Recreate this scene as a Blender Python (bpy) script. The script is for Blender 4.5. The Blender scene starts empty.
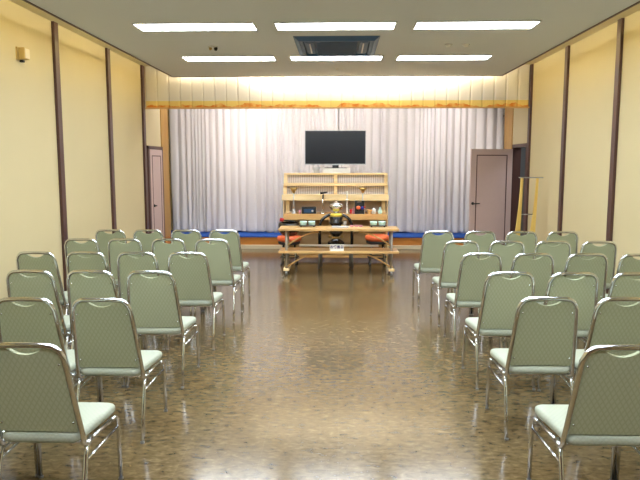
import bpy, bmesh, math, random
from mathutils import Vector, Matrix
random.seed(7)
PI = math.pi
scene = bpy.context.scene
COL = scene.collection

# ------------------------------------------------------------------ camera
cam_data = bpy.data.cameras.new('camera')
cam_data.sensor_width = 36.0
cam_data.lens = 36.0
cam_data.clip_end = 100
cam = bpy.data.objects.new('camera', cam_data)
COL.objects.link(cam)
cam.location = (0, 0, 1.69)
cam.rotation_euler = (PI / 2 - math.radians(6.86), 0, math.radians(1.70))
scene.camera = cam

# ------------------------------------------------------------------ world, view
world = bpy.data.worlds.new('world')
scene.world = world
world.use_nodes = True
world.node_tree.nodes['Background'].inputs[0].default_value = (0.9, 0.95, 1.0, 1)
world.node_tree.nodes['Background'].inputs[1].default_value = 0.05
scene.view_settings.view_transform = 'Standard'
scene.view_settings.look = 'None'
scene.view_settings.gamma = 1
scene.view_settings.use_curve_mapping = False
scene.view_settings.exposure = 0.18

LAMP_STRENGTH = 24.0
COVE_POWER = 24.0
STAGE_POWER = 76.0


def area_light(name, loc, rot, sx, sy, power, color, spread=PI):
    d = bpy.data.lights.new(name, 'AREA')
    d.shape = 'RECTANGLE'
    d.size, d.size_y = sx, sy
    d.energy = power
    d.color = color
    d.spread = spread
    o = bpy.data.objects.new(name, d)
    o.location = loc
    o.rotation_euler = rot
    COL.objects.link(o)
    return o


# fluorescent tubes lying in the cove above the ceiling edge, washing the tops of the walls
WARM = (1.0, 0.90, 0.64)
for yy in (10.15, 8.45, 6.75, 5.05, 3.35, 1.65, -0.05):
    area_light('cove_light', (-2.768, yy, 3.26), (0, -PI / 2, 0), 0.05, 1.25, COVE_POWER, WARM)
    area_light('cove_light', (2.658, yy, 3.26), (0, PI / 2, 0), 0.05, 1.25, COVE_POWER, WARM)
for xx, k in ((-2.2, .12), (-0.9, .8), (0.4, 1.0), (1.4, 0.55), (2.1, .12)):
    area_light('cove_light', (xx, 10.885, 3.26), (PI / 2, 0, 0), 1.25, 0.05, COVE_POWER * k, (1.0, 0.95, 0.84))
# stage lights above the curtain
area_light('stage_strip_light', (-0.6, 11.9, 3.4), (math.radians(28), 0, 0), 5.2, 0.12, STAGE_POWER, (1.0, 0.95, 0.93))


def spot(name, loc, target, power, angle, color):
    d = bpy.data.lights.new(name, 'SPOT')
    d.energy = power
    d.spot_size = math.radians(angle)
    d.spot_blend = 1.0
    d.shadow_soft_size = 0.08
    d.color = color
    o = bpy.data.objects.new(name, d)
    o.location = loc
    o.rotation_euler = (Vector(target) - Vector(loc)).to_track_quat('-Z', 'Y').to_euler()
    COL.objects.link(o)


spot('stage_spot_light', (-1.5, 11.6, 3.3), (-1.7, 13.2, 2.15), 75, 75, (1, 0.94, 0.92))
spot('stage_spot_light', (2.1, 11.6, 3.3), (2.35, 13.2, 2.2), 90, 65, (1, 0.94, 0.92))
spot('stage_spot_light', (-0.1, 11.6, 3.3), (0.1, 13.2, 1.9), 15, 80, (1, 0.94, 0.92))


area_light('corridor_light', (4.0, 11.2, 2.58), (0, 0, 0), .6, .6, 12, (0.9, 0.95, 1.0))


# ------------------------------------------------------------------ material helpers
def srgb(r, g, b):
    def f(c):
        c /= 255.0
        return c / 12.92 if c <= 0.04045 else ((c + 0.055) / 1.055) ** 2.4
    return (f(r), f(g), f(b), 1.0)


def mat(name, col, rough=0.6, metal=0.0, spec=0.5, noise=None, coat=0.0, emit=None):
    """noise = (scale, amount) multiplies the base colour a little; procedural"""
    m = bpy.data.materials.new(name)
    m.use_nodes = True
    nt = m.node_tree
    b = nt.nodes['Principled BSDF']
    b.inputs['Base Color'].default_value = col
    b.inputs['Roughness'].default_value = rough
    b.inputs['Metallic'].default_value = metal
    b.inputs['Specular IOR Level'].default_value = spec
    b.inputs['Coat Weight'].default_value = coat
    if emit:
        b.inputs['Emission Color'].default_value = emit[0]
        b.inputs['Emission Strength'].default_value = emit[1]
    if noise:
        tc = nt.nodes.new('ShaderNodeTexCoord')
        n = nt.nodes.new('ShaderNodeTexNoise')
        n.inputs['Scale'].default_value = noise[0]
        n.inputs['Detail'].default_value = 4
        nt.links.new(tc.outputs['Object'], n.inputs['Vector'])
        mp = nt.nodes.new('ShaderNodeMapRange')
        mp.inputs['To Min'].default_value = 1 - noise[1]
        mp.inputs['To Max'].default_value = 1 + noise[1]
        nt.links.new(n.outputs['Fac'], mp.inputs['Value'])
        vm = nt.nodes.new('ShaderNodeVectorMath')
        vm.operation = 'SCALE'
        vm.inputs[0].default_value = col[:3]
        nt.links.new(mp.outputs['Result'], vm.inputs['Scale'])
        nt.links.new(vm.outputs['Vector'], b.inputs['Base Color'])
    return m


def nodes_of(m):
    return m.node_tree, m.node_tree.nodes['Principled BSDF']


def wood(name, c1, c2, axis='X', scale=6, rough=0.4):
    m = mat(name, c1, rough)
    nt, b = nodes_of(m)
    tc = nt.nodes.new('ShaderNodeTexCoord')
    mp = nt.nodes.new('ShaderNodeMapping')
    s = {'X': (0.12, 1, 1), 'Y': (1, 0.12, 1), 'Z': (1, 1, 0.12)}[axis]
    mp.inputs['Scale'].default_value = s
    n = nt.nodes.new('ShaderNodeTexNoise')
    n.inputs['Scale'].default_value = scale * 4
    n.inputs['Detail'].default_value = 6
    r = nt.nodes.new('ShaderNodeValToRGB')
    r.color_ramp.elements[0].position = 0.35
    r.color_ramp.elements[0].color = c1
    r.color_ramp.elements[1].position = 0.65
    r.color_ramp.elements[1].color = c2
    nt.links.new(tc.outputs['Object'], mp.inputs['Vector'])
    nt.links.new(mp.outputs['Vector'], n.inputs['Vector'])
    nt.links.new(n.outputs['Fac'], r.inputs['Fac'])
    nt.links.new(r.outputs['Color'], b.inputs['Base Color'])
    return m


def make_floor_mat():
    m = mat('floor_vinyl', srgb(120, 98, 68), 0.16)
    nt, b = nodes_of(m)
    L = nt.links.new
    tc = nt.nodes.new('ShaderNodeTexCoord')
    # per-tile random direction through the brick texture
    br = nt.nodes.new('ShaderNodeTexBrick')
    br.offset = 0.0
    br.inputs['Scale'].default_value = 1.0
    br.inputs['Brick Width'].default_value = 0.45
    br.inputs['Row Height'].default_value = 0.45
    br.inputs['Mortar Size'].default_value = 0.0022
    br.inputs['Mortar Smooth'].default_value = 0.3
    br.inputs['Color1'].default_value = (0.35, 0.35, 0.35, 1)
    br.inputs['Color2'].default_value = (0.65, 0.65, 0.65, 1)
    br.inputs['Mortar'].default_value = (0.5, 0.5, 0.5, 1)
    L(tc.outputs['Object'], br.inputs['Vector'])
    mp = nt.nodes.new('ShaderNodeMapping')
    mp.inputs['Scale'].default_value = (0.75, 1.35, 1.0)
    L(tc.outputs['Object'], mp.inputs['Vector'])
    n1 = nt.nodes.new('ShaderNodeTexNoise')
    n1.inputs['Scale'].default_value = 20
    n1.inputs['Detail'].default_value = 5
    n1.inputs['Roughness'].default_value = 0.62
    n1.inputs['Distortion'].default_value = 0.5
    L(mp.outputs['Vector'], n1.inputs['Vector'])
    r = nt.nodes.new('ShaderNodeValToRGB')
    cr = r.color_ramp
    cr.elements[0].position = 0.33
    cr.elements[0].color = srgb(*FLOOR[0])
    cr.elements[1].position = 0.68
    cr.elements[1].color = srgb(*FLOOR[3])
    e = cr.elements.new(0.45)
    e.color = srgb(*FLOOR[1])
    e = cr.elements.new(0.57)
    e.color = srgb(*FLOOR[2])
    L(n1.outputs['Fac'], r.inputs['Fac'])
    n2 = nt.nodes.new('ShaderNodeTexNoise')
    n2.inputs['Scale'].default_value = 1.6
    n2.inputs['Detail'].default_value = 3
    L(tc.outputs['Object'], n2.inputs['Vector'])
    mr = nt.nodes.new('ShaderNodeMapRange')
    mr.inputs['To Min'].default_value = 0.78
    mr.inputs['To Max'].default_value = 1.22
    L(n2.outputs['Fac'], mr.inputs['Value'])
    vm = nt.nodes.new('ShaderNodeVectorMath')
    vm.operation = 'SCALE'
    L(r.outputs['Color'], vm.inputs[0])
    L(mr.outputs['Result'], vm.inputs['Scale'])
    mx = nt.nodes.new('ShaderNodeMix')
    mx.data_type = 'RGBA'
    mx.inputs['B'].default_value = srgb(150, 135, 110)
    mf = nt.nodes.new('ShaderNodeMath')
    mf.operation = 'MULTIPLY'
    mf.inputs[1].default_value = 0.14
    L(br.outputs['Fac'], mf.inputs[0])
    L(mf.outputs[0], mx.inputs['Factor'])
    L(vm.outputs['Vector'], mx.inputs['A'])
    L(mx.outputs['Result'], b.inputs['Base Color'])
    # polish: slightly uneven
    n3 = nt.nodes.new('ShaderNodeTexNoise')
    n3.inputs['Scale'].default_value = 5
    n3.inputs['Detail'].default_value = 4
    L(tc.outputs['Object'], n3.inputs['Vector'])
    m3 = nt.nodes.new('ShaderNodeMapRange')
    m3.inputs['To Min'].default_value = 0.12
    m3.inputs['To Max'].default_value = 0.22
    L(n3.outputs['Fac'], m3.inputs['Value'])
    L(m3.outputs['Result'], b.inputs['Roughness'])
    b.inputs['Coat Weight'].default_value = 0.12
    b.inputs['Coat Roughness'].default_value = 0.08
    bp = nt.nodes.new('ShaderNodeBump')
    bp.inputs['Strength'].default_value = 0.03
    bp.inputs['Distance'].default_value = 0.01
    n4 = nt.nodes.new('ShaderNodeTexNoise')
    n4.inputs['Scale'].default_value = 9
    n4.inputs['Detail'].default_value = 2
    L(tc.outputs['Object'], n4.inputs['Vector'])
    L(n4.outputs['Fac'], bp.inputs['Height'])
    L(bp.outputs['Normal'], b.inputs['Normal'])
    return m


FLOOR = [(72, 56, 34), (99, 82, 54), (112, 94, 64), (130, 112, 80)]


def make_chair_fabric(name, c1, c2, amt=1.0):
    """sage fabric woven in a fine diamond lattice"""
    m = mat(name, c1, 0.75, spec=0.3)
    nt, b = nodes_of(m)
    L = nt.links.new
    tc = nt.nodes.new('ShaderNodeTexCoord')
    sp = nt.nodes.new('ShaderNodeSeparateXYZ')
    L(tc.outputs['Object'], sp.inputs[0])

    def math_(op, a, bb):
        n = nt.nodes.new('ShaderNodeMath')
        n.operation = op
        for i, v in enumerate((a, bb)):
            if v is None:
                continue
            if isinstance(v, (int, float)):
                n.inputs[i].default_value = v
            else:
                L(v, n.inputs[i])
        return n.outputs[0]
    # second coordinate: height + depth, so that it works on the seat and the back
    v = math_('ADD', sp.outputs['Z'], sp.outputs['Y'])
    k = PI / 0.026
    u1 = math_('SINE', math_('MULTIPLY', math_('ADD', sp.outputs['X'], math_('MULTIPLY', v, 0.8)), k), None)
    u2 = math_('SINE', math_('MULTIPLY', math_('SUBTRACT', sp.outputs['X'], math_('MULTIPLY', v, 0.8)), k), None)
    p = math_('MINIMUM', math_('ABSOLUTE', u1, None), math_('ABSOLUTE', u2, None))
    mr = nt.nodes.new('ShaderNodeMapRange')
    mr.inputs['From Min'].default_value = 0.1
    mr.inputs['From Max'].default_value = 0.6
    L(p, mr.inputs['Value'])
    mx = nt.nodes.new('ShaderNodeMix')
    mx.data_type = 'RGBA'
    mx.inputs['A'].default_value = c1
    mx.inputs['B'].default_value = c2
    L(mr.outputs['Result'], mx.inputs['Factor'])
    L(mx.outputs['Result'], b.inputs['Base Color'])
    return m


def make_ceiling_mat():
    """perforated acoustic board: fine grid of dark pinholes"""
    m = mat('ceiling_board', srgb(176, 169, 152), 0.85, spec=0.2)
    nt, b = nodes_of(m)
    L = nt.links.new
    tc = nt.nodes.new('ShaderNodeTexCoord')
    vo = nt.nodes.new('ShaderNodeTexVoronoi')
    vo.inputs['Scale'].default_value = 28
    vo.inputs['Randomness'].default_value = 0.0
    L(tc.outputs['Object'], vo.inputs['Vector'])
    mr = nt.nodes.new('ShaderNodeMapRange')
    mr.inputs['From Min'].default_value = 0.16
    mr.inputs['From Max'].default_value = 0.26
    L(vo.outputs['Distance'], mr.inputs['Value'])
    mx = nt.nodes.new('ShaderNodeMix')
    mx.data_type = 'RGBA'
    mx.inputs['A'].default_value = srgb(150, 148, 142)
    mx.inputs['B'].default_value = srgb(212, 214, 216)
    L(mr.outputs['Result'], mx.inputs['Factor'])
    L(mx.outputs['Result'], b.inputs['Base Color'])
    return m


def make_valance_mat():
    """cream pelmet cloth with a yellow border and an orange range of hills along the hem"""
    m = mat('valance_cloth', srgb(225, 215, 190), 0.8, spec=0.2)
    nt, b = nodes_of(m)
    L = nt.links.new
    tc = nt.nodes.new('ShaderNodeTexCoord')
    sp = nt.nodes.new('ShaderNodeSeparateXYZ')
    L(tc.outputs['Object'], sp.inputs[0])
    n = nt.nodes.new('ShaderNodeTexNoise')
    n.noise_dimensions = '1D'
    n.inputs['Scale'].default_value = 2.3
    n.inputs['Detail'].default_value = 3
    L(sp.outputs['X'], n.inputs['W'])

    def math_(op, a, bb=None):
        q = nt.nodes.new('ShaderNodeMath')
        q.operation = op
        for i, v in enumerate((a, bb)):
            if v is None:
                continue
            if isinstance(v, (int, float)):
                q.inputs[i].default_value = v
            else:
                L(v, q.inputs[i])
        return q.outputs[0]
    hill = math_('ADD', math_('MULTIPLY', math_('SUBTRACT', n.outputs['Fac'], 0.5), 0.26), 2.672)
    is_hill = math_('LESS_THAN', sp.outputs['Z'], hill)
    is_band = math_('LESS_THAN', sp.outputs['Z'], 2.745)
    n2 = nt.nodes.new('ShaderNodeTexNoise')
    n2.inputs['Scale'].default_value = 9
    L(tc.outputs['Object'], n2.inputs['Vector'])
    hillc = nt.nodes.new('ShaderNodeValToRGB')
    hillc.color_ramp.elements[0].position = 0.4
    hillc.color_ramp.elements[0].color = srgb(226, 138, 55)
    hillc.color_ramp.elements[1].position = 0.62
    hillc.color_ramp.elements[1].color = srgb(240, 190, 105)
    L(n2.outputs['Fac'], hillc.inputs['Fac'])
    a = nt.nodes.new('ShaderNodeMix')
    a.data_type = 'RGBA'
    a.inputs['A'].default_value = srgb(226, 218, 204)
    a.inputs['B'].default_value = srgb(240, 209, 122)
    L(is_band, a.inputs['Factor'])
    c = nt.nodes.new('ShaderNodeMix')
    c.data_type = 'RGBA'
    L(is_hill, c.inputs['Factor'])
    L(a.outputs['Result'], c.inputs['A'])
    L(hillc.outputs['Color'], c.inputs['B'])
    L(c.outputs['Result'], b.inputs['Base Color'])
    return m


M = {}
M['wall'] = mat('wall_paper_beige', srgb(205, 191, 152), 0.8, spec=0.25, noise=(3, 0.02))
M['soffit'] = mat('cove_paint', srgb(214, 202, 166), 0.8, spec=0.2)
M['trim'] = mat('dark_brown_trim', srgb(82, 54, 48), 0.4, noise=(8, 0.08))
M['floor'] = make_floor_mat()
M['ceiling'] = make_ceiling_mat()
M['lamp'] = mat('lamp_diffuser', (1, 1, 1, 1), 0.5, emit=((0.88, 0.95, 1.0, 1), LAMP_STRENGTH))
M['lampframe'] = mat('lamp_frame_enamel', srgb(215, 215, 210), 0.4)
M['chrome'] = mat('polished_chrome', (0.70, 0.73, 0.78, 1), 0.12, metal=1.0)
M['dullsteel'] = mat('dull_grey_steel', (0.40, 0.37, 0.33, 1), 0.45, metal=0.8)
M['steel'] = mat('grey_steel', (0.42, 0.44, 0.47, 1), 0.3, metal=1.0)
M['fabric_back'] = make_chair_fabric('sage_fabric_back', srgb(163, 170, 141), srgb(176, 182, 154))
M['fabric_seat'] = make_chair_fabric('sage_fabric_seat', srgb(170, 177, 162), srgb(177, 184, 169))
M['glider'] = mat('grey_plastic_glider', srgb(120, 120, 118), 0.4)
M['curtain'] = mat('curtain_cloth', srgb(222, 218, 217), 0.85, spec=0.15, noise=(1.5, 0.02))
M['valance'] = make_valance_mat()
M['blue'] = mat('blue_carpet', srgb(22, 84, 176), 0.9, noise=(60, 0.1))
M['orangewood'] = wood('amber_wood', srgb(178, 112, 42), srgb(196, 130, 58), 'X', 4)
M['jambwood'] = wood('honey_wood', srgb(176, 132, 56), srgb(190, 146, 70), 'Z', 4)
M['cream'] = mat('cream_skirting', srgb(226, 214, 184), 0.6)
M['mauve'] = mat('mauve_door_laminate', srgb(203, 177, 170), 0.45, noise=(20, 0.03))
M['groove'] = mat('dark_door_moulding', srgb(96, 70, 66), 0.5)
M['pine'] = wood('pale_pine', srgb(234, 202, 146), srgb(243, 216, 166), 'X', 3, 0.45)
M['pine2'] = wood('golden_pine', srgb(206, 158, 94), srgb(220, 176, 112), 'X', 3, 0.45)
M['tablewood'] = wood('table_wood', srgb(206, 164, 106), srgb(220, 180, 122), 'X', 3, 0.3)
M['rearwall'] = wood('rear_wall_wood', srgb(112, 76, 52), srgb(132, 92, 64), 'Z', 2, 0.5)
M['backboard'] = wood('tan_backboard', srgb(178, 148, 104), srgb(190, 160, 116), 'X', 2, 0.6)
M['palepanel'] = mat('pale_panel', srgb(214, 200, 186), 0.7)
M['mauvegrey'] = mat('mauve_grey_panel', srgb(190, 176, 170), 0.7)
M['slat'] = mat('white_slat', srgb(228, 220, 210), 0.6)
M['screen'] = mat('tv_glass', srgb(30, 35, 43), 0.22, spec=0.6, coat=0.3)
M['silver'] = mat('silver_plastic', srgb(196, 196, 198), 0.35, metal=0.2)
M['white'] = mat('white_matt', srgb(236, 234, 228), 0.7)
M['black'] = mat('black_lacquer', srgb(18, 17, 20), 0.25, coat=0.4)
M['blackmatt'] = mat('black_matt', srgb(24, 24, 26), 0.6)
M['gold'] = mat('brass_gold', (0.55, 0.38, 0.14, 1), 0.3, metal=1.0)
M['yellow'] = mat('yellow_brocade', srgb(222, 196, 70), 0.6)
M['mint'] = mat('mint_ceramic', srgb(200, 234, 222), 0.35)
M['orange'] = mat('orange_cushion', srgb(244, 116, 68), 0.4, noise=(9, 0.12))
M['red'] = mat('red_cloth', srgb(196, 30, 34), 0.55)
M['pink'] = mat('pink_paper', srgb(205, 140, 150), 0.6)
M['bluedisc'] = mat('blue_ball', srgb(40, 50, 150), 0.4)
M['acbody'] = mat('slate_blue_plastic', srgb(52, 88, 126), 0.55)
M['acdark'] = mat('dark_blue_grille', srgb(28, 64, 100), 0.6)
M['beigebox'] = mat('beige_speaker_plastic', srgb(206, 178, 112), 0.6)
M['yellowwood'] = wood('yellow_board', srgb(218, 184, 96), srgb(226, 194, 110), 'Z', 3, 0.5)
M['corridor'] = mat('corridor_grey', srgb(110, 112, 112), 0.8)
M['corridor_floor'] = mat('corridor_floor_brown', srgb(80, 66, 52), 0.5)
M['ink'] = mat('navy_ink', srgb(60, 50, 110), 0.7)
M['rubber'] = mat('black_rubber', srgb(30, 30, 30), 0.6)


# ------------------------------------------------------------------ mesh helpers
class MB:
    def __init__(self):
        self.bm = bmesh.new()

    def _merge(self, bm2, smooth=False, mtx=None):
        if mtx is not None:
            bmesh.ops.transform(bm2, matrix=mtx, verts=bm2.verts)
        for f in bm2.faces:
            f.smooth = smooth
        me = bpy.data.meshes.new('tmp')
        bm2.to_mesh(me)
        bm2.free()
        self.bm.from_mesh(me)
        bpy.data.meshes.remove(me)
        return self

    def box(self, x0, x1, y0, y1, z0, z1, bevel=0.0, mtx=None, seg=2):
        b = bmesh.new()
        bmesh.ops.create_cube(b, size=1)
        for v in b.verts:
            v.co = Vector(((x0 + x1) / 2 + v.co.x * (x1 - x0), (y0 + y1) / 2 + v.co.y * (y1 - y0),
                           (z0 + z1) / 2 + v.co.z * (z1 - z0)))
        if bevel > 0:
            bmesh.ops.bevel(b, geom=list(b.edges), offset=bevel, segments=seg, affect='EDGES', profile=0.5)
        return self._merge(b, False, mtx)

    def tube(self, pts, r, n=10, closed=False, ry=None):
        b = bmesh.new()
        pts = [Vector(p) for p in pts]
        rs = r if isinstance(r, (list, tuple)) else [r] * len(pts)
        N = len(pts)
        rings = []
        up = None
        for i, p in enumerate(pts):
            if closed:
                t = (pts[(i + 1) % N] - pts[i - 1]).normalized()
            else:
                t = (pts[min(i + 1, N - 1)] - pts[max(i - 1, 0)]).normalized()
            if up is None:
                up = Vector((0, 0, 1)) if abs(t.z) < 0.9 else Vector((0, 1, 0))
            side = t.cross(up).normalized()
            up = side.cross(t).normalized()
            rings.append([b.verts.new(p + side * math.cos(a) * rs[i] + up * math.sin(a) * (ry or rs[i]))
                          for a in [2 * PI * k / n for k in range(n)]])
        M_ = N if closed else N - 1
        for i in range(M_):
            A, B = rings[i], rings[(i + 1) % N]
            for k in range(n):
                b.faces.new((A[k], A[(k + 1) % n], B[(k + 1) % n], B[k]))
        if not closed:
            b.faces.new(rings[0][::-1])
            b.faces.new(rings[-1])
        bmesh.ops.recalc_face_normals(b, faces=b.faces)
        return self._merge(b, True)

    def lathe(self, prof, c=(0, 0, 0), n=24, mtx=None):
        """prof: list of (radius, z)"""
        b = bmesh.new()
        rings = []
        for r, z in prof:
            rings.append([b.verts.new((c[0] + max(r, 1e-4) * math.cos(2 * PI * k / n),
                                       c[1] + max(r, 1e-4) * math.sin(2 * PI * k / n), c[2] + z)) for k in range(n)])
        for A, B in zip(rings, rings[1:]):
            for k in range(n):
                b.faces.new((A[k], A[(k + 1) % n], B[(k + 1) % n], B[k]))
        b.faces.new(rings[0][::-1])
        b.faces.new(rings[-1])
        bmesh.ops.recalc_face_normals(b, faces=b.faces)
        return self._merge(b, True, mtx)

    def prism(self, poly, t0, t1, mtx=None, bevel=0.0):
        """poly in the xz plane, extruded in y from t0 to t1"""
        b = bmesh.new()
        A = [b.verts.new((x, t0, z)) for x, z in poly]
        B = [b.verts.new((x, t1, z)) for x, z in poly]
        n = len(poly)
        b.faces.new(A)
        b.faces.new(B[::-1])
        for k in range(n):
            b.faces.new((A[k], B[k], B[(k + 1) % n], A[(k + 1) % n]))
        bmesh.ops.recalc_face_normals(b, faces=b.faces)
        if bevel:
            ed = [e for e in b.edges if abs(e.verts[0].co.y - e.verts[1].co.y) < 1e-6]
            bmesh.ops.bevel(b, geom=ed, offset=bevel, segments=2, affect='EDGES', profile=0.5)
        return self._merge(b, False, mtx)

    def pad(self, outline, z0, z1, r, crown=0.0):
        """cushion: outline (x, y) list, rounded top and bottom edges"""
        b = bmesh.new()
        cx = sum(p[0] for p in outline) / len(outline)
        cy = sum(p[1] for p in outline) / len(outline)
        ext = max(abs(p[0] - cx) for p in outline)
        lev = []
        for k in range(5):
            a = k / 4 * PI / 2
            lev.append((z0 + r * (1 - math.sin(a)), r * (1 - math.cos(a))))
        lev = [(z, d) for z, d in reversed(lev)]
        lev = [(z0 + r * (1 - math.cos(k / 4 * PI / 2)), r * (1 - math.sin(k / 4 * PI / 2))) for k in range(5)]
        lev += [(z1 - r * (1 - math.sin(k / 4 * PI / 2)), r * (1 - math.cos(k / 4 * PI / 2))) for k in range(5)]
        lev += [(z1 + crown * 0.5, ext * 0.35), (z1 + crown, ext * 0.75)]
        rings = []
        for z, d in lev:
            s = 1 - d / ext
            rings.append([b.verts.new((cx + (x - cx) * s, cy + (y - cy) * s, z)) for x, y in outline])
        n = len(outline)
        for A, B in zip(rings, rings[1:]):
            for k in range(n):
                b.faces.new((A[k], A[(k + 1) % n], B[(k + 1) % n], B[k]))
        b.faces.new(rings[0][::-1])
        b.faces.new(rings[-1])
        bmesh.ops.recalc_face_normals(b, faces=b.faces)
        return self._merge(b, True)

    def build(self, name, material, parent=None, kind=None):
        me = bpy.data.meshes.new(name)
        self.bm.to_mesh(me)
        self.bm.free()
        me.materials.append(material)
        o = bpy.data.objects.new(name, me)
        COL.objects.link(o)
        if parent is not None:
            o.parent = parent
        if kind:
            o['kind'] = kind
        return o


def tag(o, label, cat, group=None):
    o['label'] = label
    o['category'] = cat
    if group:
        o['group'] = group
    return o


def thing(name, label, cat, loc=(0, 0, 0), rotz=0.0, group=None):
    o = bpy.data.objects.new(name, None)
    o.empty_display_size = 0.1
    COL.objects.link(o)
    o.location = loc
    o.rotation_euler = (0, 0, rotz)
    return tag(o, label, cat, group)


CHILDREN = {}


def copy_tree(o, parent=None):
    c = o.copy()
    COL.objects.link(c)
    if parent is not None:
        c.parent = parent
    for ch in list(o.children):
        copy_tree(ch, c)
    return c


def arc(cx, cy, r, a0, a1, n):
    return [(cx + r * math.cos(a0 + (a1 - a0) * k / n), cy + r * math.sin(a0 + (a1 - a0) * k / n)) for k in range(n + 1)]


def rounded(poly, r, n=5):
    """round the corners of a convex polygon"""
    out = []
    N = len(poly)
    for i in range(N):
        p0, p, p1 = Vector(poly[i - 1]), Vector(poly[i]), Vector(poly[(i + 1) % N])
        a = p + (p0 - p).normalized() * r
        c = p + (p1 - p).normalized() * r
        for k in range(n + 1):
            t = k / n
            q = a * (1 - t) ** 2 + p * 2 * t * (1 - t) + c * t ** 2
            out.append((q.x, q.y))
    return out


# ------------------------------------------------------------------ room
XL, XR = -3.36, 3.24
Y0, Y1 = -2.6, 13.75
ZC = 3.13
ZS = 3.33
floor = MB().box(XL - .1, XR + .1, Y0, 12.6, -0.1, 0).build('floor', M['floor'], kind='structure')
MB().box(XL - .12, XL, Y0, 12.2, 0, ZS + .05).build('wall_left', M['wall'], kind='structure')
MB().box(XR, XR + .12, Y0, 11.22, 0, ZS + .05).box(XR, XR + .12, 11.22, 12.2, 2.0, ZS + .05) \
    .box(XR, XR + .12, 12.12, 12.2, 0, 2.0).build('wall_right', M['wall'], kind='structure')
MB().box(XL - .12, XR + .12, Y0 - .12, Y0, 0, ZS + .05).build('wall_rear', M['rearwall'], kind='structure')
# stage enclosure behind the curtain
MB().box(-3.9, 3.8, 13.7, 13.8, 0, 3.9).box(-3.95, -3.85, 12.5, 13.8, 0, 3.9).box(3.75, 3.85, 12.5, 13.8, 0, 3.9) \
    .box(-3.95, XL - .12, 12.45, 12.55, 0, 3.9).box(XR + .12, 3.85, 12.45, 12.55, 0, 3.9) \
    .build('wall_stage', M['wall'], kind='structure')
# ceiling: dropped slab with a cove all round, upper ceiling above the cove
MB().box(-2.79, 2.68, Y0, 10.9, ZC, ZC + .035).build('ceiling', M['ceiling'], kind='structure')
MB().box(XL - .12, XR + .12, Y0, 11.2, ZS, ZS + .06).build('ceiling_cove', M['soffit'], kind='structure')
MB().box(-3.95, 3.85, 11.2, 13.8, 3.85, 3.9).box(-3.95, 3.85, 11.14, 11.2, 3.31, 3.9) \
    .build('ceiling_stage', M['wall'], kind='structure')
MB().box(-3.95, XL - .0, 11.2, 12.55, 3.36, 3.85).box(XR, 3.85, 11.2, 12.55, 3.36, 3.85).build('wall_stage_upper', M['wall'], kind='structure')
e = 0.018
MB().box(-2.79 - e, -2.79, Y0, 10.9 + e, ZC - .012, ZC + .036).box(2.68, 2.68 + e, Y0, 10.9 + e, ZC - .012, ZC + .036) \
    .box(-2.79, 2.68, 10.9, 10.9 + e, ZC - .012, ZC + .036).build('trim_1', M['trim'], kind='structure')
# wall battens
n = 2
for (x, sgn, ys) in ((XL, 1, (11.02, 9.39, 7.66, 5.96, 4.26, 2.56)), (XR, -1, (11.10, 9.40, 7.68, 5.98, 4.28, 2.58))):
    for y in ys:
        x0, x1 = (x, x + .035) if sgn > 0 else (x - .035, x)
        MB().box(x0, x1, y - .056, y + .056, 0, ZS, 0.004).build('trim_%d' % n, M['trim'], kind='structure')
        n += 1
MB().box(XL, XL + .012, Y0, 11.2, 0, .075).build('baseboard_left', M['trim'], kind='structure')
MB().box(XR - .012, XR, Y0, 11.15, 0, .075).build('baseboard_right', M['trim'], kind='structure')
# stage platform
MB().box(-3.85, 3.75, 12.6, 13.7, 0.0, 0.225).build('stage_riser', M['orangewood'], kind='structure')
MB().box(-3.85, 3.75, 12.585, 13.7, 0.225, 0.245, .004).build('stage_floor', M['blue'], kind='structure')
MB().box(XL, XR, 12.53, 12.6, 0.0, 0.075, .004).build('baseboard_stage', M['cream'], kind='structure')
MB().box(XL - .1, XL + .015, 12.1, 12.6, 0.26, 3.36, .004).build('trim_%d' % n, M['jambwood'], kind='structure'); n += 1
MB().box(XR - .015, XR + .1, 12.2, 12.78, 0.26, 3.36, .004).build('trim_%d' % n, M['jambwood'], kind='structure'); n += 1
MB().box(XL - .1, XL + .02, 12.2, 12.53, 0, 0.26).box(XR - .02, XR + .1, 12.2, 12.53, 0, 0.26) \
    .build('trim_%d' % n, M['orangewood'], kind='structure'); n += 1
# corridor beyond the open door
MB().box(4.7, 4.8, 10.2, 13.2, 0, 2.6).box(3.32, 4.7, 12.35, 12.45, 0, 2.6).box(3.32, 4.7, 10.2, 10.3, 0, 2.6) \
    .build('wall_corridor', M['corridor'], kind='structure')
MB().box(3.3, 4.8, 10.2, 13.2, -.05, 0).build('floor_corridor', M['corridor_floor'], kind='structure')
MB().box(3.3, 4.8, 10.2, 13.2, 2.6, 2.65).build('ceiling_corridor', M['corridor'], kind='structure')


# ------------------------------------------------------------------ doors
def door_leaf(w, h, t):
    """leaf in local coords: hinge at x=0, extends to -w along x, faces -y"""
    leaf = MB().box(-w, 0, -t / 2, t / 2, 0.012, h, 0.003)
    return leaf


def panel_line(w, h, t, side):
    m = MB()
    a, g = 0.105, 0.018
    y = side * t / 2
    y0, y1 = (y - .004, y + .004)
    for (x0, x1, z0, z1) in ((-w + a, -a, h - a - g, h - a), (-w + a, -a, .16, .16 + g),
                             (-w + a, -w + a + g, .16, h - a), (-a - g, -a, .16, h - a)):
        m.box(x0, x1, y0, y1, z0, z1)
    return m


def door_handle_mb(x, y, side, z=0.93):
    m = MB()
    rot = Matrix.Translation((x, y, z)) @ Matrix.Rotation(PI / 2 * side, 4, 'X')
    m.lathe([(.026, 0), (.026, .008), (.01, .01), (.01, .045), (.012, .05)], mtx=rot, n=16)
    m.tube([(x, y - side * .045, z), (x + .05, y - side * .05, z), (x + .12, y - side * .045, z)], .009, n=8)
    return m


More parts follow.
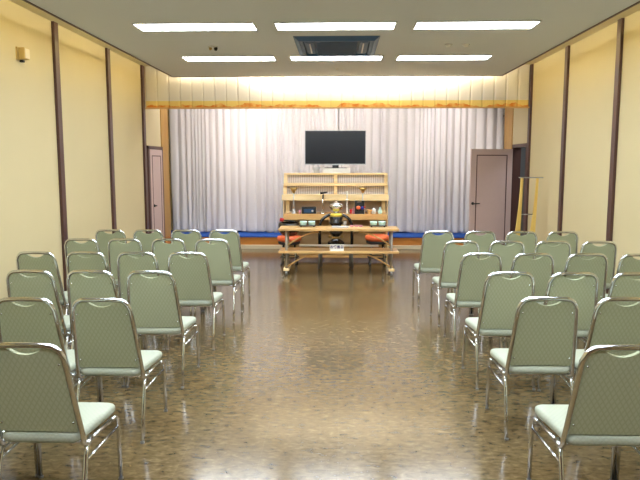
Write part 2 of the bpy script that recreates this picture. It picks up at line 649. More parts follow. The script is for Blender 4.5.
# closed door on the left wall
d1 = door_leaf(.76, 1.93, .04).build('door_1', M['mauve'], kind='structure')
d1.location = (XL + .03, 11.22, 0)
d1.rotation_euler = (0, 0, -PI / 2)          # hinge nearest, leaf runs along +y
panel_line(.76, 1.93, .04, 1).build('panel_moulding', M['groove'], d1)
panel_line(.76, 1.93, .04, -1).build('panel_moulding', M['groove'], d1)
door_handle_mb(-.16, .02, -1).build('handle', M['blackmatt'], d1)
MB().box(XL, XL + .045, 11.14, 11.215, 0, 1.99).box(XL, XL + .045, 11.985, 12.06, 0, 1.99) \
    .box(XL, XL + .045, 11.14, 12.06, 1.935, 1.99).build('trim_%d' % n, M['groove'], kind='structure'); n += 1
d1.location = (XL + .03, 11.22, 0)
d1.rotation_euler = (0, 0, -PI / 2)

# open door on the right: leaf swung into the room, parallel to the stage
d2 = door_leaf(.82, 1.945, .04).build('door_2', M['mauve'], kind='structure')
d2.location = (XR - .035, 12.06, 0)
d2.rotation_euler = (0, 0, math.radians(13))
panel_line(.82, 1.945, .04, -1).build('panel_moulding', M['groove'], d2)
panel_line(.82, 1.945, .04, 1).build('panel_moulding', M['groove'], d2)
door_handle_mb(-.77, -.02, 1, 0.95).build('handle', M['blackmatt'], d2)
MB().box(XR - .02, XR + .13, 11.20, 11.26, 0, 2.03).box(XR - .02, XR + .13, 12.08, 12.14, 0, 2.03) \
    .box(XR - .02, XR + .13, 11.20, 12.14, 1.97, 2.03).build('trim_%d' % n, M['trim'], kind='structure'); n += 1

# ------------------------------------------------------------------ valance (pelmet) and curtains
bm = bmesh.new()
pts = []
x = XL + .04
pw = 0.198
while x < XR - .04:
    x2 = min(x + pw, XR - .04)
    pts += [(x, 11.105), (x + .02, 11.095), (x2 - .03, 11.095), (x2 - .012, 11.10), (x2 - .006, 11.112)]
    x = x2
va = [[bm.verts.new((px, py + (.0), z)) for px, py in pts] for z in (2.635, 2.9, ZS + .0)]
for A, B in zip(va, va[1:]):
    for k in range(len(pts) - 1):
        bm.faces.new((A[k], A[k + 1], B[k + 1], B[k]))
me = bpy.data.meshes.new('valance')
bm.to_mesh(me)
bm.free()
me.materials.append(M['valance'])
val = bpy.data.objects.new('valance', me)
COL.objects.link(val)
sol = val.modifiers.new('solid', 'SOLIDIFY')
sol.thickness = 0.004
tag(val, 'pleated cream valance with a yellow and orange hem across the stage opening', 'valance')
MB().box(XL + .03, XR - .03, 11.085, 11.14, 2.612, 2.636, .003).build('bottom_rail', M['pine2'], val)


def curtain(name, x0, x1, label, seed, zb):
    rnd = random.Random(seed)
    b = bmesh.new()
    xs = []
    x = x0
    phase = 0
    ph = []
    while x < x1:
        xs.append(x)
        ph.append(phase)
        x += 0.0125
        phase += 0.0125 * 2 * PI / (0.145 + 0.05 * math.sin(x * 3.1 + seed) + 0.03 * math.sin(x * 7.7 + seed * 2))
    zs = [zb, .30, .36, .45, .6, .9, 1.3, 1.8, 2.3, 2.8, 3.3, 3.7]
    rows = []
    offs = [rnd.uniform(-1, 1) for _ in range(40)]
    for zi, z in enumerate(zs):
        row = []
        low = max(0, 1 - (z - zb) / 1.3)
        for xx, p in zip(xs, ph):
            a = 0.031 + 0.013 * math.sin(xx * 4.3 + seed) + .008 * low
            y = 13.27 - a * (2.2 * abs(math.sin(p * .5)) ** .75 - 1.1 + 0.22 * math.sin(1.37 * p + 1.1 + .4 * low * math.sin(xx * 5)))
            y += .012 * low * math.sin(xx * 9 + z * 4)
            dz = 0.012 * math.sin(xx * 2.7 + seed) + .01 * math.sin(xx * 11) if zi == 0 else 0
            row.append(b.verts.new((xx + .02 * low * math.sin(p * .5 + z * 2), y, z + dz)))
        rows.append(row)
    for A, B in zip(rows, rows[1:]):
        for k in range(len(xs) - 1):
            f = b.faces.new((A[k], A[k + 1], B[k + 1], B[k]))
            f.smooth = True
    me = bpy.data.meshes.new(name)
    b.to_mesh(me)
    b.free()
    me.materials.append(M['curtain'])
    o = bpy.data.objects.new(name, me)
    COL.objects.link(o)
    s = o.modifiers.new('solid', 'SOLIDIFY')
    s.thickness = 0.003
    tag(o, label, 'curtain', 'stage curtains')
    return o


curtain('stage_curtain', -3.50, -0.02, 'left half of the white stage curtain, from the honey wood jamb to the television', 1, .256)
curtain('stage_curtain', -0.0205, 3.62, 'right half of the white stage curtain, behind the open mauve door', 5, .256)

# ------------------------------------------------------------------ ceiling lamps and fittings
t = thing('ceiling_lamp', '', 'ceiling light', (0, 0, 0))
MB().box(-.635, .635, -.18, -.165, -.012, .0).box(-.635, .635, .165, .18, -.012, .0) \
    .box(-.635, -.62, -.165, .165, -.012, 0).box(.62, .635, -.165, .165, -.012, 0) \
    .build('frame', M['lampframe'], t)
MB().box(-.62, .62, -.165, .165, -.008, -.001).build('diffuser', M['lamp'], t)
cols = ((-1.52, 'left'), (-0.045, 'middle'), (1.42, 'right'))
first = True
for row, (yy, rl) in enumerate(((9.05, 'far row, nearest the stage'), (6.97, 'near row seen, in front of the air conditioner'),
                                (5.02, 'a row'), (3.04, 'a row'), (1.06, 'a row'))):
    for xx, cl in cols:
        o = t if first else copy_tree(t)
        first = False
        o.location = (xx, yy, ZC)
        if row == 0:
            o['label'] = {'left': 'left rectangular fluorescent ceiling light in the row nearest the valance',
                          'middle': 'middle rectangular fluorescent ceiling light right behind the air conditioner',
                          'right': 'right rectangular fluorescent ceiling light in the row nearest the valance'}[cl]
        elif row == 1:
            o['label'] = {'left': 'left rectangular fluorescent ceiling light, in the row nearer the viewer',
                          'middle': 'middle fluorescent ceiling light just in front of the air conditioner',
                          'right': 'right rectangular fluorescent ceiling light, in the row nearer the viewer'}[cl]
        else:
            o['label'] = 'rectangular fluorescent ceiling light over the rear rows of chairs'
        o['group'] = 'fluorescent ceiling lights'

ac = thing('ceiling_air_conditioner', 'dark slate blue ceiling cassette air conditioner between the middle lights', 'air conditioner', (-.035, 8.16, ZC))
m = MB()
# bevelled rim: outer 1.0 x 1.28, inner 0.84 x 1.1
w, d, w2, d2_ = .50, .63, .44, .54
b = bmesh.new()
o4 = [b.verts.new(p) for p in ((-w, -d, 0), (w, -d, 0), (w, d, 0), (-w, d, 0))]
i4 = [b.verts.new(p) for p in ((-w2, -d2_, -.04), (w2, -d2_, -.04), (w2, d2_, -.04), (-w2, d2_, -.04))]
j4 = [b.verts.new(p) for p in ((-w2 + .05, -d2_ + .05, -.04), (w2 - .05, -d2_ + .05, -.04), (w2 - .05, d2_ - .05, -.04), (-w2 + .05, d2_ - .05, -.04))]
k4 = [b.verts.new((v.co.x, v.co.y, -.005)) for v in j4]
for A, B in ((o4, i4), (i4, j4), (j4, k4)):
    for k in range(4):
        b.faces.new((A[k], A[(k + 1) % 4], B[(k + 1) % 4], B[k]))
b.faces.new(k4)
bmesh.ops.recalc_face_normals(b, faces=b.faces)
m._merge(b)
m.build('housing', M['acbody'], ac)
m = MB()
m.box(-.25, .25, -.48, .48, -.035, -.008, .004)
for k in range(18):
    yy = -.46 + k * .054
    m.box(-.24, .24, yy, yy + .03, -.04, -.034)
m.build('intake_grille', M['acdark'], ac)
for s in (-1, 1):
    lv = MB().box(s * .32 - .05, s * .32 + .05, -.40, .40, -.03, -.008, .004).build('louver', M['acbody'], ac)
    MB().box(s * .32 - .008, s * .32 + .008, -.32, .32, -.036, -.028).build('vane', M['silver'], lv)

sd = thing('smoke_detector', 'white dome smoke detector on the ceiling, left one of the pair', 'smoke detector', (1.335, 8.1, ZC), 0, 'ceiling smoke detectors')
MB().lathe([(.045, 0), (.045, -.008), (.03, -.014), (.026, -.03), (.01, -.034)], n=20).build('base', M['white'], sd)
o = copy_tree(sd)
o.location = (1.545, 8.1, ZC)
o['label'] = 'white dome smoke detector on the ceiling, right one nearer the wall'
cd = thing('ceiling_sensor', 'small dark ceiling camera with a brass cap above the left chairs', 'ceiling fixture', (-1.575, 8.15, ZC))
MB().lathe([(.06, 0), (.06, -.01), (.03, -.016)], n=20).build('base', M['lampframe'], cd)
MB().lathe([(.018, 0), (.018, -.03), (.008, -.036)], (-.03, 0, -.01), n=14).build('cap', M['gold'], cd)
MB().lathe([(.02, 0), (.024, -.02), (.014, -.04), (.004, -.044)], (.035, .0, -.01), n=14).build('lens_dome', M['blackmatt'], cd)
MB().lathe([(.022, 0), (.02, -.012), (.006, -.02)], n=14).build('ceiling_button', M['white'])
tag(bpy.data.objects['ceiling_button'], 'tiny white button fitting on the ceiling near the valance', 'ceiling fixture').location = (-.04, 10.08, ZC)

sp = thing('wall_speaker', 'small beige box speaker high on the left wall', 'speaker', (XL, 6.80, 2.825))
MB().box(0, .02, -.07, .07, -.065, .065, .003).build('mounting_plate', M['beigebox'], sp)
MB().box(.02, .085, -.055, .055, -.055, .06, .006).build('housing', M['beigebox'], sp)
MB().box(.085, .092, -.048, .048, -.048, .052, .002).build('front_cover', M['cream'], sp)
MB().box(.01, .05, -.02, .02, -.085, -.062, .004).build('bracket', M['blackmatt'], sp)


# ------------------------------------------------------------------ chairs
BACK_LEAN = math.atan2(.120, .49)


def back_point(x, h, off=0.0):
    """point in the plane of the backrest at height h; off pushes forward"""
    y = -.145 - (h - .41) * math.tan(BACK_LEAN) + off
    return (x, y, h)


def back_half(h):
    return .200 - (h - .41) * .070


def make_chair():
    r = thing('banquet_chair', '', 'chair')
    # seat pad
    outl = rounded([(-.187, -.168), (.187, -.168), (.2285, .242), (-.2285, .242)], .05)
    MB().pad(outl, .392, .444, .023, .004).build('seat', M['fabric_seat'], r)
    # back pad, cut out under the top rail
    hb, ht = .448, .882
    poly = []
    nseg = 20
    for k in range(9):                       # right side, upwards
        h = hb + (ht - .06 - hb) * k / 8
        poly.append((back_half(h) - .008, h))
    w = back_half(ht) - .008
    for k in range(1, 6):
        a = k / 6 * PI / 2
        poly.append((w - .06 + .06 * math.cos(a), ht - .06 + .06 * math.sin(a)))
    nw, nd = .084, .036
    poly.append((nw + .01, ht))
    for k in range(nseg + 1):
        u = 1 - 2 * k / nseg
        poly.append((u * nw, ht - nd * (math.cos(u * PI / 2)) ** 0.8 if abs(u) < 1 else ht))
    poly.append((-nw - .01, ht))
    for k in range(5, 0, -1):
        a = k / 6 * PI / 2
        poly.append((-(w - .06 + .06 * math.cos(a)), ht - .06 + .06 * math.sin(a)))
    for k in range(8, -1, -1):
        h = hb + (ht - .06 - hb) * k / 8
        poly.append((-(back_half(h) - .008), h))
    # prism along y, then shear so that it leans
    sh = Matrix.Identity(4)
    sh[1][2] = -math.tan(BACK_LEAN)
    sh[1][3] = -.145 + .41 * math.tan(BACK_LEAN)
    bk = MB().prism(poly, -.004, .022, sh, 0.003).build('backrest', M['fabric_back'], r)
    for sx in (-1, 1):
        for h in (.50, .80):
            x, y, z = back_point(sx * (back_half(h) - .026), h, -.006)
            MB().lathe([(.006, 0), (.005, .003), (.001, .0045)], n=8,
                       mtx=Matrix.Translation((x, y, z)) @ Matrix.Rotation(PI / 2, 4, 'X')).build('rivet', M['chrome'], bk)
    # back frame: one inverted U
    R = .065
    top = .890
    pts = []
    for (x, y, z) in ((.199, -.06, .382), (.201, -.095, .374), (.201, -.125, .376), (.200, -.143, .392)):
        pts.append((x, y, z))
    for k in range(7):
        h = .42 + (top - R - .42) * k / 6
        pts.append(back_point(back_half(h), h))
    xt = back_half(top)
    for k in range(1, 7):
        a = k / 6 * PI / 2
        pts.append(back_point(xt - R + R * math.cos(a), top - R + R * math.sin(a)))
    pts.append(back_point(.05, top + .002))
    full = pts + [(-x, y, z) for x, y, z in reversed(pts)]
    MB().tube(full, .0135, n=12).build('back_frame', M['chrome'], r)
    # seat frame, two side rails and a front rail
    rail = [(.195, -.12, .376), (.206, 0, .376), (.217, .17, .374)]
    m = MB()
    for s in (-1, 1):
        m.tube([(s * x, y, z) for x, y, z in rail], .011, n=8)
    m.tube([(-.2, .17, .382), (.2, .17, .382)], .009, n=8)
    m.tube([(-.19, -.10, .38), (.19, -.10, .38)], .009, n=8)
    m.build('seat_frame', M['chrome'], r)
    for s in (-1, 1):
        fl = MB().tube([(s * .217, .165, .374), (s * .219, .215, .369), (s * .219, .243, .350), (s * .219, .254, .315),
                        (s * .219, .258, .25), (s * .219, .268, .012)], .0115, n=8).build('leg', M['chrome'], r)
        MB().lathe([(.0115, 0), (.013, .004), (.0125, .012)], (s * .219, .268, 0), n=10).build('foot_cap', M['glider'], fl)
        rl = MB().tube([(s * .198, -.085, .378), (s * .203, -.115, .366), (s * .204, -.135, .32), (s * .207, -.19, .15),
                        (s * .211, -.235, .012)], .0115, n=8).build('leg', M['chrome'], r)
        MB().lathe([(.0115, 0), (.013, .004), (.0125, .012)], (s * .211, -.235, 0), n=10).build('foot_cap', M['glider'], rl)
        MB().tube([(s * .204, -.142, .300), (s * .219, .254, .305)], .0075, n=8).build('stretcher', M['chrome'], r)
        MB().lathe([(.014, -.012), (.017, -.004), (.017, .006), (.012, .014)], (s * .203, -.105, .376), n=10).build('joint_collar', M['chrome'], r)
    return r


LEFT = {1: [-2.736, -2.279, -1.822, -1.365], 2: [-2.713, -2.254, -1.790, -1.325], 3: [-2.722, -2.263, -1.805, -1.347],
        4: [-2.755, -2.298, -1.843, -1.387], 5: [-2.315, -1.858, -1.400], 6: [-1.848, -1.388]}
RIGHT = {1: [1.163, 1.650, 2.129, 2.604], 2: [1.257, 1.718, 2.188, 2.650], 3: [1.260, 1.717, 2.185, 2.645],
         4: [1.252, 1.710, 2.168, 2.626], 5: [1.247, 1.705, 2.163], 6: [1.242, 1.70]}
ROWY = {'left': {1: 7.79, 2: 6.865, 3: 5.86, 4: 4.877, 5: 3.914, 6: 2.975},
        'right': {1: 7.73, 2: 6.79, 3: 5.88, 4: 4.90, 5: 4.02, 6: 3.005}}
ROWS = {1: 'front row, closest to the stage', 2: 'second row from the stage', 3: 'third row from the stage',
        4: 'fourth row from the stage', 5: 'fifth row from the stage', 6: 'last row, nearest the viewer'}
POS = ['beside the aisle', 'second from the aisle', 'third from the aisle', 'next to the wall']
proto = make_chair()
first = True
crnd = random.Random(3)
for side, D in (('left', LEFT), ('right', RIGHT)):
    for row in range(1, 7):
        xs = D[row]
        order = list(reversed(xs)) if side == 'left' else xs
        for i, x in enumerate(order):
            c = proto if first else copy_tree(proto)
            first = False
            c.location = (x, ROWY[side][row] + crnd.uniform(-.008, .008), 0)
            c.rotation_euler = (0, 0, math.radians(crnd.uniform(-.4, .4)))
            c['label'] = 'green chair, %s block, %s, %s' % (side, ROWS[row], POS[i])
            c['group'] = 'sage green banquet chairs in rows'


# ------------------------------------------------------------------ tiered offering rack
RX0, RX1 = -.965, .845
rk = thing('tiered_wooden_rack', 'tall pale pine tiered altar rack in front of the white curtain', 'shelf', (0, 0, 0))
cxr = (RX0 + RX1) / 2


def rbox(name, mat_, *a, parent=rk, bevel=.004):
    return MB().box(*a, bevel).build(name, mat_, parent)


rbox('shelf', M['pine'], RX0, RX1, 11.22, 11.55, 1.485, 1.515)           # top board
rbox('shelf', M['pine'], RX0 + .01, RX1 - .01, 11.05, 11.32, 1.30, 1.345)
rbox('shelf', M['pine'], RX0 + .0, RX1 - .01, 10.80, 11.16, 1.06, 1.155)
rbox('shelf', M['pine2'], RX0 + .04, RX1 - .05, 10.66, 11.16, .745, .842)
for x in (RX0, cxr - .03, RX1 - .06):
    rbox('post', M['pine'], x, x + .06, 11.22, 11.28, 1.345, 1.485)
    rbox('post', M['pine'], x, x + .06, 11.10, 11.16, 1.155, 1.30)
for x in (RX0 + .05, RX1 - .12):
    rbox('post', M['pine'], x, x + .065, 10.95, 11.01, .842, 1.06)
for (y0, z0, z1, nm) in ((11.30, 1.345, 1.485, 'slatted_panel'), (11.18, 1.155, 1.30, 'slatted_panel')):
    m = MB()
    m.box(RX0 + .06, RX1 - .06, y0, y0 + .008, z0, z1)
    k = RX0 + .075
    while k < RX1 - .08:
        if abs(k - cxr) > .035:
            m.box(k, k + .012, y0 - .010, y0 + .004, z0, z1)
        k += .032
    pn = m.build(nm, M['mauvegrey'], rk)
    pn.data.materials.append(M['slat'])
    for f in pn.data.polygons:
        if f.center.y < y0 - .002 or (abs(f.normal.x) > .9 and f.area < .004 and abs(f.center.x - RX0 - .06) > .01 and abs(f.center.x - RX1 + .06) > .01):
            f.material_index = 1
for x in (RX0 + .003, RX1 - .028):
    m = MB()
    # side board, stepping forward as it goes down
    poly = [(10.98, 0.0), (10.98, .745), (10.98, 1.06), (11.14, 1.06), (11.14, 1.30), (11.27, 1.30), (11.27, 1.485), (11.53, 1.485), (11.53, 0.0)]
    b = bmesh.new()
    A = [b.verts.new((x, y, z)) for y, z in poly]
    B = [b.verts.new((x + .022, y, z)) for y, z in poly]
    b.faces.new(A)
    b.faces.new(B[::-1])
    for k in range(len(poly)):
        b.faces.new((A[k], B[k], B[(k + 1) % len(poly)], A[(k + 1) % len(poly)]))
    bmesh.ops.recalc_face_normals(b, faces=b.faces)
    m._merge(b)
    m.build('side_board', M['pine'], rk)
rbox('back_panel', M['palepanel'], RX0 + .03, RX1 - .03, 11.17, 11.19, .842, 1.06, bevel=0)
rbox('back_panel', M['backboard'], RX0 + .03, RX1 - .03, 11.17, 11.19, .06, .745, bevel=0)
rbox('rail', M['pine'], RX0 + .02, RX1 - .02, 11.08, 11.15, .50, .54)
rbox('shelf', M['pine2'], RX0 + .02, RX1 - .02, 10.98, 11.17, .06, .09)

# ------------------------------------------------------------------ television on a box
bx = thing('white_box_stand', 'low cream box on top of the pine rack, under the television', 'box', (-.05, 11.38, 1.515))
MB().box(-.235, .24, -.10, .10, 0, .085, .004).build('box_body', M['white'], bx)
tv = thing('television', 'wide flat black television with a thin silver frame above the rack', 'television', (-.06, 11.38, 1.60))
MB().box(-.545, .53, -.02, .03, .055, .655, .006).build('casing', M['blackmatt'], tv)
MB().box(-.532, .517, -.0225, -.0195, .078, .645).build('screen', M['screen'], tv)
MB().box(-.548, .533, -.024, -.005, .053, .075, .002).box(-.548, -.536, -.024, -.005, .053, .66).box(.521, .533, -.024, -.005, .053, .66) \
    .box(-.548, .533, -.024, -.005, .648, .66).build('bezel', M['silver'], tv)
MB().box(-.06, .05, -.01, .03, .006, .09, .004).build('neck', M['blackmatt'], tv)
MB().box(-.20, .20, -.08, .08, 0, .01, .003).build('foot', M['blackmatt'], tv)
wc = thing('small_clear_vase', 'small glassy vase left of the cream box on the rack', 'vase', (-.40, 11.36, 1.515))
MB().lathe([(.05, 0), (.06, .004), (.04, .03), (.07, .075), (.075, .105), (.066, .105), (.036, .035)], n=16).build('body', M['silver'], wc)

# ------------------------------------------------------------------ incense table on casters
TX0, TX1 = -.915, .905
tb = thing('rolling_altar_table', 'long two-tier pale wooden table on casters in front of the rack', 'table', (0, 9.76, 0))


def plank(z0, z1, y0, y1):
    pl = rounded([(TX0, z0), (TX1, z0), (TX1, z1), (TX0, z1)], .018, 4)
    m = MB()
    m.prism(pl, y0, y1, None, .005)
    return m


plank(.676, .712, -.22, .22).build('tabletop', M['tablewood'], tb)
plank(.335, .372, -.22, .20).build('lower_shelf', M['tablewood'], tb)
for x in (-.795, .795):
    MB().tube([(x, -.16, .10), (x, -.16, .68)], .019, n=12).build('leg', M['dullsteel'], tb)
    MB().tube([(x, .15, .10), (x, .15, .68)], .019, n=12).build('leg', M['dullsteel'], tb)
    MB().box(x - .045, x + .045, -.22, .21, .065, .105, .008).build('foot_beam', M['pine'], tb)
    for y in (-.185, .175):
        c = MB().tube([(x - .018, y, .034), (x + .018, y, .034)], .032, n=16).build('caster', M['steel'], tb)
        MB().box(x - .024, x + .024, y - .012, y + .012, .034, .068, .003).build('caster_fork', M['chrome'], c)
for s in (-1, 1):
    for (z0, z1) in ((.455, .655), (.13, .325)):
        pts = []
        for k in range(9):
            u = k / 8
            pts.append((s * (.775 - .47 * u), -.15, z0 + (z1 - z0) * math.sin(u * PI / 2)))
        MB().tube(pts, .012, n=8).build('curved_brace', M['pine2'], tb)
MB().tube([(-.62, .19, .405), (.62, .19, .405)], .018, n=10).build('stretcher', M['white'], tb)

# name plate on the lower shelf
np_ = thing('name_plate', 'white table sign with dark blue characters on the lower shelf', 'sign', (-.03, 9.60, .372))
MB().box(-.108, .108, -.006, .006, 0, .098, .002).build('plate', M['white'], np_)
MB().box(-.09, .09, -.02, .04, 0, .006).build('base', M['white'], np_)
tc_ = bpy.data.curves.new('lettering', 'FONT')
tc_.body = 'お焼香台'
tc_.size = .052
tc_.align_x = 'CENTER'
tc_.align_y = 'CENTER'
tc_.extrude = .0006
tc_.offset = .0014
to = bpy.data.objects.new('lettering_source', tc_)
COL.objects.link(to)
dg = bpy.context.evaluated_depsgraph_get()
me = bpy.data.meshes.new_from_object(to.evaluated_get(dg))
bpy.data.objects.remove(to)
me.materials.clear()
me.materials.append(M['ink'])
lo = bpy.data.objects.new('lettering', me)
COL.objects.link(lo)
lo.parent = np_
lo.rotation_euler = (PI / 2, 0, 0)
lo.location = (0, -.0078, .055)

# ------------------------------------------------------------------ things on the table top
ZT = .712
Gd = 'mint incense pots on the table'


def tray(x, y, label):
    t_ = thing('lacquer_tray', label, 'tray', (x, y, ZT))
    MB().box(-.135, .135, -.07, .07, .012, .026, .004).build('tray_board', M['black'], t_)
    for sx in (-.1, .1):
        MB().box(sx - .012, sx + .012, -.06, .06, 0, .014).build('tray_foot', M['black'], t_)
    return t_


def mint(x, y, label, w=.055):
    t_ = thing('incense_pot', label, 'incense pot', (x, y, ZT + .026), 0, Gd)
    MB().lathe([(w * .75, 0), (w * .9, .01), (w, .045), (w, .058), (w * .86, .058), (w * .82, .045)], n=20).build('pot', M['mint'], t_)
    MB().lathe([(w * .82, .044), (w * .4, .052), (.002, .056)], n=16).build('incense', M['cream'], t_)
    return t_


tray(-.485, 9.86, 'black lacquer tray on the left of the rolling table')
tray(.60, 9.86, 'black lacquer tray on the right of the rolling table')
mint(-.55, 9.86, 'leftmost mint green incense pot, on the left lacquer tray')
mint(-.42, 9.86, 'mint green incense pot at the inner end of the left tray')
mint(.535, 9.86, 'mint green incense pot at the inner end of the right tray')
mint(.665, 9.86, 'rightmost mint green incense pot, on the right lacquer tray')
st = thing('silver_tray', 'long low silver tray in the middle of the table top', 'tray', (.02, 9.72, ZT))
MB().box(-.13, .13, -.05, .05, 0, .022, .005).build('tray_body', M['silver'], st)
for k, x in enumerate((.08, .105)):
    o = MB().lathe([(.006, 0), (.006, .085), (.002, .09)], n=10).build('white_candle', M['white'])
    o.location = (x, 9.80, ZT)
    tag(o, ('left' if k == 0 else 'right') + ' of two short white candles beside the silver tray', 'candle', 'short white candles')
for k, x in enumerate((.20, .27, .335)):
    o = MB().box(-.028, .028, -.03, .03, 0, .024, .004).build('pink_packet', M['pink'])
    o.location = (x, 9.86, ZT)
    tag(o, ['leftmost small pink packet right of the silver tray', 'middle small pink packet right of the silver tray',
            'rightmost small pink packet right of the silver tray'][k], 'packet', 'pink packets on the table')

# ------------------------------------------------------------------ things on the rack's lower shelf
ZR = .842


def brass_stand(x, label):
    t_ = thing('brass_flower_stand', label, 'candlestick', (x, 10.80, ZR), 0, 'tall brass-cupped candlesticks')
    MB().lathe([(.045, 0), (.045, .01), (.02, .03), (.028, .045), (.012, .065)], n=18).build('base', M['silver'], t_)
    MB().tube([(0, 0, .06), (0, 0, .36)], .010, n=10).build('stem', M['silver'], t_)
    MB().lathe([(.008, 0), (.022, .02), (.036, .05), (.078, .10), (.062, .10), (.012, .03)], (0, 0, .335), n=18).build('cup', M['gold'], t_)
    return t_


brass_stand(-.765, 'brass-cupped tall candlestick at the left end of the rack')
brass_stand(.40, 'brass-cupped tall candlestick at the right of the rack, behind the black box')
rd = thing('small_radio', 'small black radio with a grey dial on the rack', 'radio', (-.505, 10.76, ZR))
MB().box(-.12, .12, -.04, .04, 0, .115, .008).build('case', M['blackmatt'], rd)
MB().box(-.085, .085, -.044, -.038, .02, .08, .003).build('speaker_panel', M['acdark'], rd)
MB().lathe([(.018, 0), (.016, .008)], n=14, mtx=Matrix.Translation((.06, -.042, .05)) @ Matrix.Rotation(PI / 2, 4, 'X')).build('dial', M['silver'], rd)
mc = thing('desk_microphone', 'black microphone on a short chrome stand on the rack', 'microphone', (-.27, 10.74, ZR))
MB().lathe([(.055, 0), (.055, .012), (.03, .03), (.012, .05)], n=20).build('base', M['chrome'], mc)
MB().tube([(0, 0, .04), (0, 0, .29)], .009, n=10).build('stem', M['chrome'], mc)
MB().tube([(0, 0, .25), (.005, 0, .33)], .013, n=10).build('clip', M['blackmatt'], mc)
MB().tube([(-.045, .0, .345), (.01, 0, .352), (.075, 0, .362)], [.022, .016, .012], n=12).build('microphone_body', M['blackmatt'], mc)
cs = thing('white_candle_stand', 'slim white candle on a white stem in the middle of the rack', 'candlestick', (.135, 10.74, ZR))
MB().lathe([(.03, 0), (.03, .008), (.014, .02), (.012, .22), (.03, .235), (.03, .242), (.012, .245)], n=16).build('stem', M['white'], cs)
MB().lathe([(.010, .245), (.010, .38), (.003, .385)], n=12).build('candle', M['white'], cs)
bb = thing('black_ornament_box', 'black upright box with orange and blue balls in front, on the rack', 'box', (.345, 10.74, ZR))
MB().box(-.08, .08, -.03, .03, 0, .195, .006).box(-.08, -.035, -.035, .035, .19, .215, .003).box(.035, .08, -.035, .035, .19, .215, .003).build('case', M['blackmatt'], bb)
MB().lathe([(.002, -.035), (.025, -.025), (.042, 0), (.028, .028), (.002, .035)], (-.02, -.05, .105), n=18).build('orange_ball', M['orange'], bb)
MB().lathe([(.002, -.032), (.022, -.022), (.032, 0), (.022, .022), (.002, .032)], (.045, -.05, .10), n=18).build('blue_ball', M['bluedisc'], bb)
MB().lathe([(.002, -.02), (.016, -.012), (.02, 0), (.016, .012), (.002, .02)], (.082, -.02, .115), n=14).build('red_tassel', M['red'], bb)
for k, (x, nm, mt, lab, prof) in enumerate((
        (.20, 'red_cup', 'red', 'small red cup beside the slim white candle', [(.018, 0), (.014, .01), (.022, .05), (.024, .075), (.02, .075)]),
        (.245, 'dark_vase', 'pink', 'small dusty pink vase left of the black box', [(.018, 0), (.024, .03), (.012, .07), (.018, .10), (.014, .10)]),
        (.515, 'tan_bowl', 'pine2', 'small tan wooden bowl right of the black box', [(.03, 0), (.022, .01), (.05, .05), (.052, .07), (.046, .07)]),
        (.585, 'white_jar', 'white', 'small white lidded jar between the tan bowl and grey vase', [(.03, 0), (.036, .03), (.034, .07), (.02, .085), (.008, .10)]),
        (.69, 'grey_vase', 'mint', 'small pale vase at the right end of the rack', [(.03, 0), (.04, .03), (.03, .06), (.014, .09), (.02, .11), (.016, .11)]),
        (-.66, 'clay_cup', 'pink', 'small pinkish cup between left candlestick and radio', [(.02, 0), (.024, .03), (.026, .06), (.022, .06)]))):
    o = MB().lathe(prof, n=16).build(nm, M[mt])
    o.location = (x, 10.76, ZR)
    tag(o, lab, nm.split('_')[1])

# ------------------------------------------------------------------ gong pedestal, armchair, drum stools
ch = thing('arched_armchair', 'black armchair with an arched rail behind the rolling table', 'chair', (-.05, 10.16, 0))
pts = [(-.262, .14, .36), (-.262, .14, .64)]
for k in range(1, 12):
    a = PI - PI * k / 12
    pts.append((.262 * math.cos(a), .14 + .02 * math.sin(a), .67 + .205 * math.sin(a)))
pts += [(.262, .14, .64), (.262, .14, .36)]
MB().tube(pts, .025, n=12).build('arched_rail', M['black'], ch)
MB().box(-.27, .27, -.12, .16, .375, .41, .008).build('seat', M['black'], ch)
for s in (-1, 1):
    MB().tube([(s * .25, -.09, .38), (s * .262, -.10, .012)], .022, n=12).build('leg', M['steel'], ch)
    MB().tube([(s * .24, .13, .38), (s * .235, .16, .012)], .020, n=12).build('leg', M['steel'], ch)
MB().tube([(-.25, -.10, .33), (.25, -.10, .33)], .012, n=8).build('stretcher', M['black'], ch)

PY = 10.16
pdst = thing('lacquer_pedestal', 'black lacquer pedestal with gold fittings standing on the arched armchair', 'pedestal', (-.045, PY, .41))
MB().lathe([(.13, 0), (.135, .03), (.055, .08), (.05, .11), (.10, .165), (.11, .19)], n=8).build('lower_stem', M['black'], pdst)
MB().lathe([(.11, .19), (.065, .235), (.07, .27), (.12, .33), (.12, .35), (.095, .37), (.112, .43), (.09, .435)], n=8).build('upper_stem', M['black'], pdst)
MB().lathe([(.056, .075), (.068, .095), (.056, .115)], n=24).build('gold_ring', M['gold'], pdst)
MB().lathe([(.078, .225), (.09, .24), (.078, .255)], n=24).build('gold_ring', M['gold'], pdst)
for s in (-1, 1):
    for z in (.115, .285):
        MB().lathe([(.002, -.024), (.022, -.012), (.025, 0), (.022, .012), (.002, .024)], (s * .10, -.03, z), n=14).build('gold_knob', M['gold'], pdst)
MB().lathe([(.088, 0), (.10, .022), (.088, .048)], (0, 0, .435), n=24).build('yellow_cushion', M['yellow'], pdst)
gb = thing('singing_bowl', 'shiny silver lidded bowl on the yellow cushion of the pedestal', 'bowl', (-.045, PY, .893))
MB().lathe([(.06, 0), (.04, .02), (.045, .045), (.085, .065), (.108, .09), (.115, .125), (.108, .145), (.10, .14)], n=28).build('bowl', M['chrome'], gb)
MB().lathe([(.105, .14), (.075, .16), (.03, .17), (.022, .185), (.004, .192)], n=28).build('lid', M['steel'], gb)


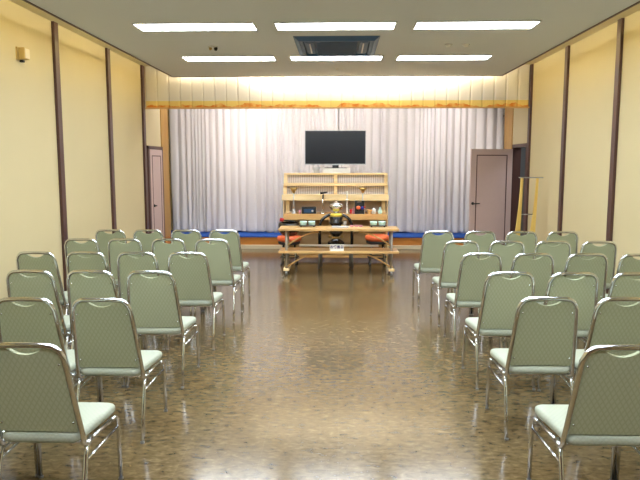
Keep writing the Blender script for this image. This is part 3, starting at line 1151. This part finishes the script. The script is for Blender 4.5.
def drum_stool(x, y, z_c, label):
    t_ = thing('padded_stool', label, 'stool', (x, y, 0), 0, 'stools with orange cushions')
    MB().lathe([(.16, z_c - .045), (.185, z_c - .03), (.185, z_c)], n=28).build('seat_plate', M['blackmatt'], t_)
    MB().lathe([(.15, z_c), (.195, z_c + .02), (.208, z_c + .055), (.195, z_c + .09), (.15, z_c + .105), (.02, z_c + .10)], n=32).build('cushion', M['orange'], t_)
    for k in range(4):
        a = PI / 4 + k * PI / 2
        l_ = MB().tube([(.13 * math.cos(a), .13 * math.sin(a), z_c - .04), (.17 * math.cos(a), .17 * math.sin(a), .012)], .013, n=10).build('leg', M['chrome'], t_)
        MB().lathe([(.02, 0), (.02, .02), (.015, .035)], (.17 * math.cos(a), .17 * math.sin(a), 0), n=12).build('rubber_foot', M['rubber'], l_)
    pts_ = [(.155 * math.cos(2 * PI * k / 24), .155 * math.sin(2 * PI * k / 24), .13) for k in range(24)]
    MB().tube(pts_, .009, n=8, closed=True).build('foot_ring', M['blackmatt'], t_)
    return t_


drum_stool(-.83, 10.62, .385, 'chrome stool with an orange cushion under the black bowl, left')
drum_stool(.64, 10.62, .40, 'chrome stool with a bare orange cushion at the right of the table')
kb = thing('black_bowl_gong', 'large black bowl gong resting on the left orange cushion', 'bowl gong', (-.83, 10.62, .488))
MB().lathe([(.09, 0), (.14, .025), (.175, .09), (.18, .15), (.172, .215), (.16, .215), (.165, .15), (.15, .08), (.1, .03)], n=32).build('bowl', M['black'], kb)
sk = thing('gong_striker', 'short striker with a red wrapped head on the black bowl', 'striker', (-.83, 10.60, .70))
MB().tube([(-.11, 0, .045), (.12, .0, .02)], .010, n=10).build('handle', M['black'], sk)
MB().tube([(-.15, 0, .055), (-.09, 0, .043)], [.034, .028], n=14).build('head', M['red'], sk)

# ------------------------------------------------------------------ yellow stand by the right wall
es = thing('folding_wooden_stand', 'tall yellow wooden stand with grey crossbars by the right wall', 'stand', (0, 9.98, 0))
for (xt0, xt1, xb0, xb1) in ((2.795, 2.835, 2.655, 2.80), (3.03, 3.065, 2.86, 3.03)):
    poly = [(xb0, .03)]
    for k in range(1, 9):
        u = k / 8
        poly.append((xb0 + (xt0 - xb0) * (1 - (1 - u) ** 1.7), .03 + 1.43 * u))
    poly += [(xt1, 1.46), (xb1, .03)]
    MB().prism(poly, -.015, .015, None, .003).build('side_board', M['yellowwood'], es)
MB().box(2.77, 3.13, -.03, .03, 1.46, 1.475, .003).build('top_bar', M['steel'], es)
MB().tube([(2.78, 0, .90), (3.05, 0, .90)], .008, n=8).build('crossbar', M['steel'], es)
for x in (2.73, 2.945):
    MB().box(x - .02, x + .02, -.18, .18, 0, .035, .005).build('foot', M['yellowwood'], es)
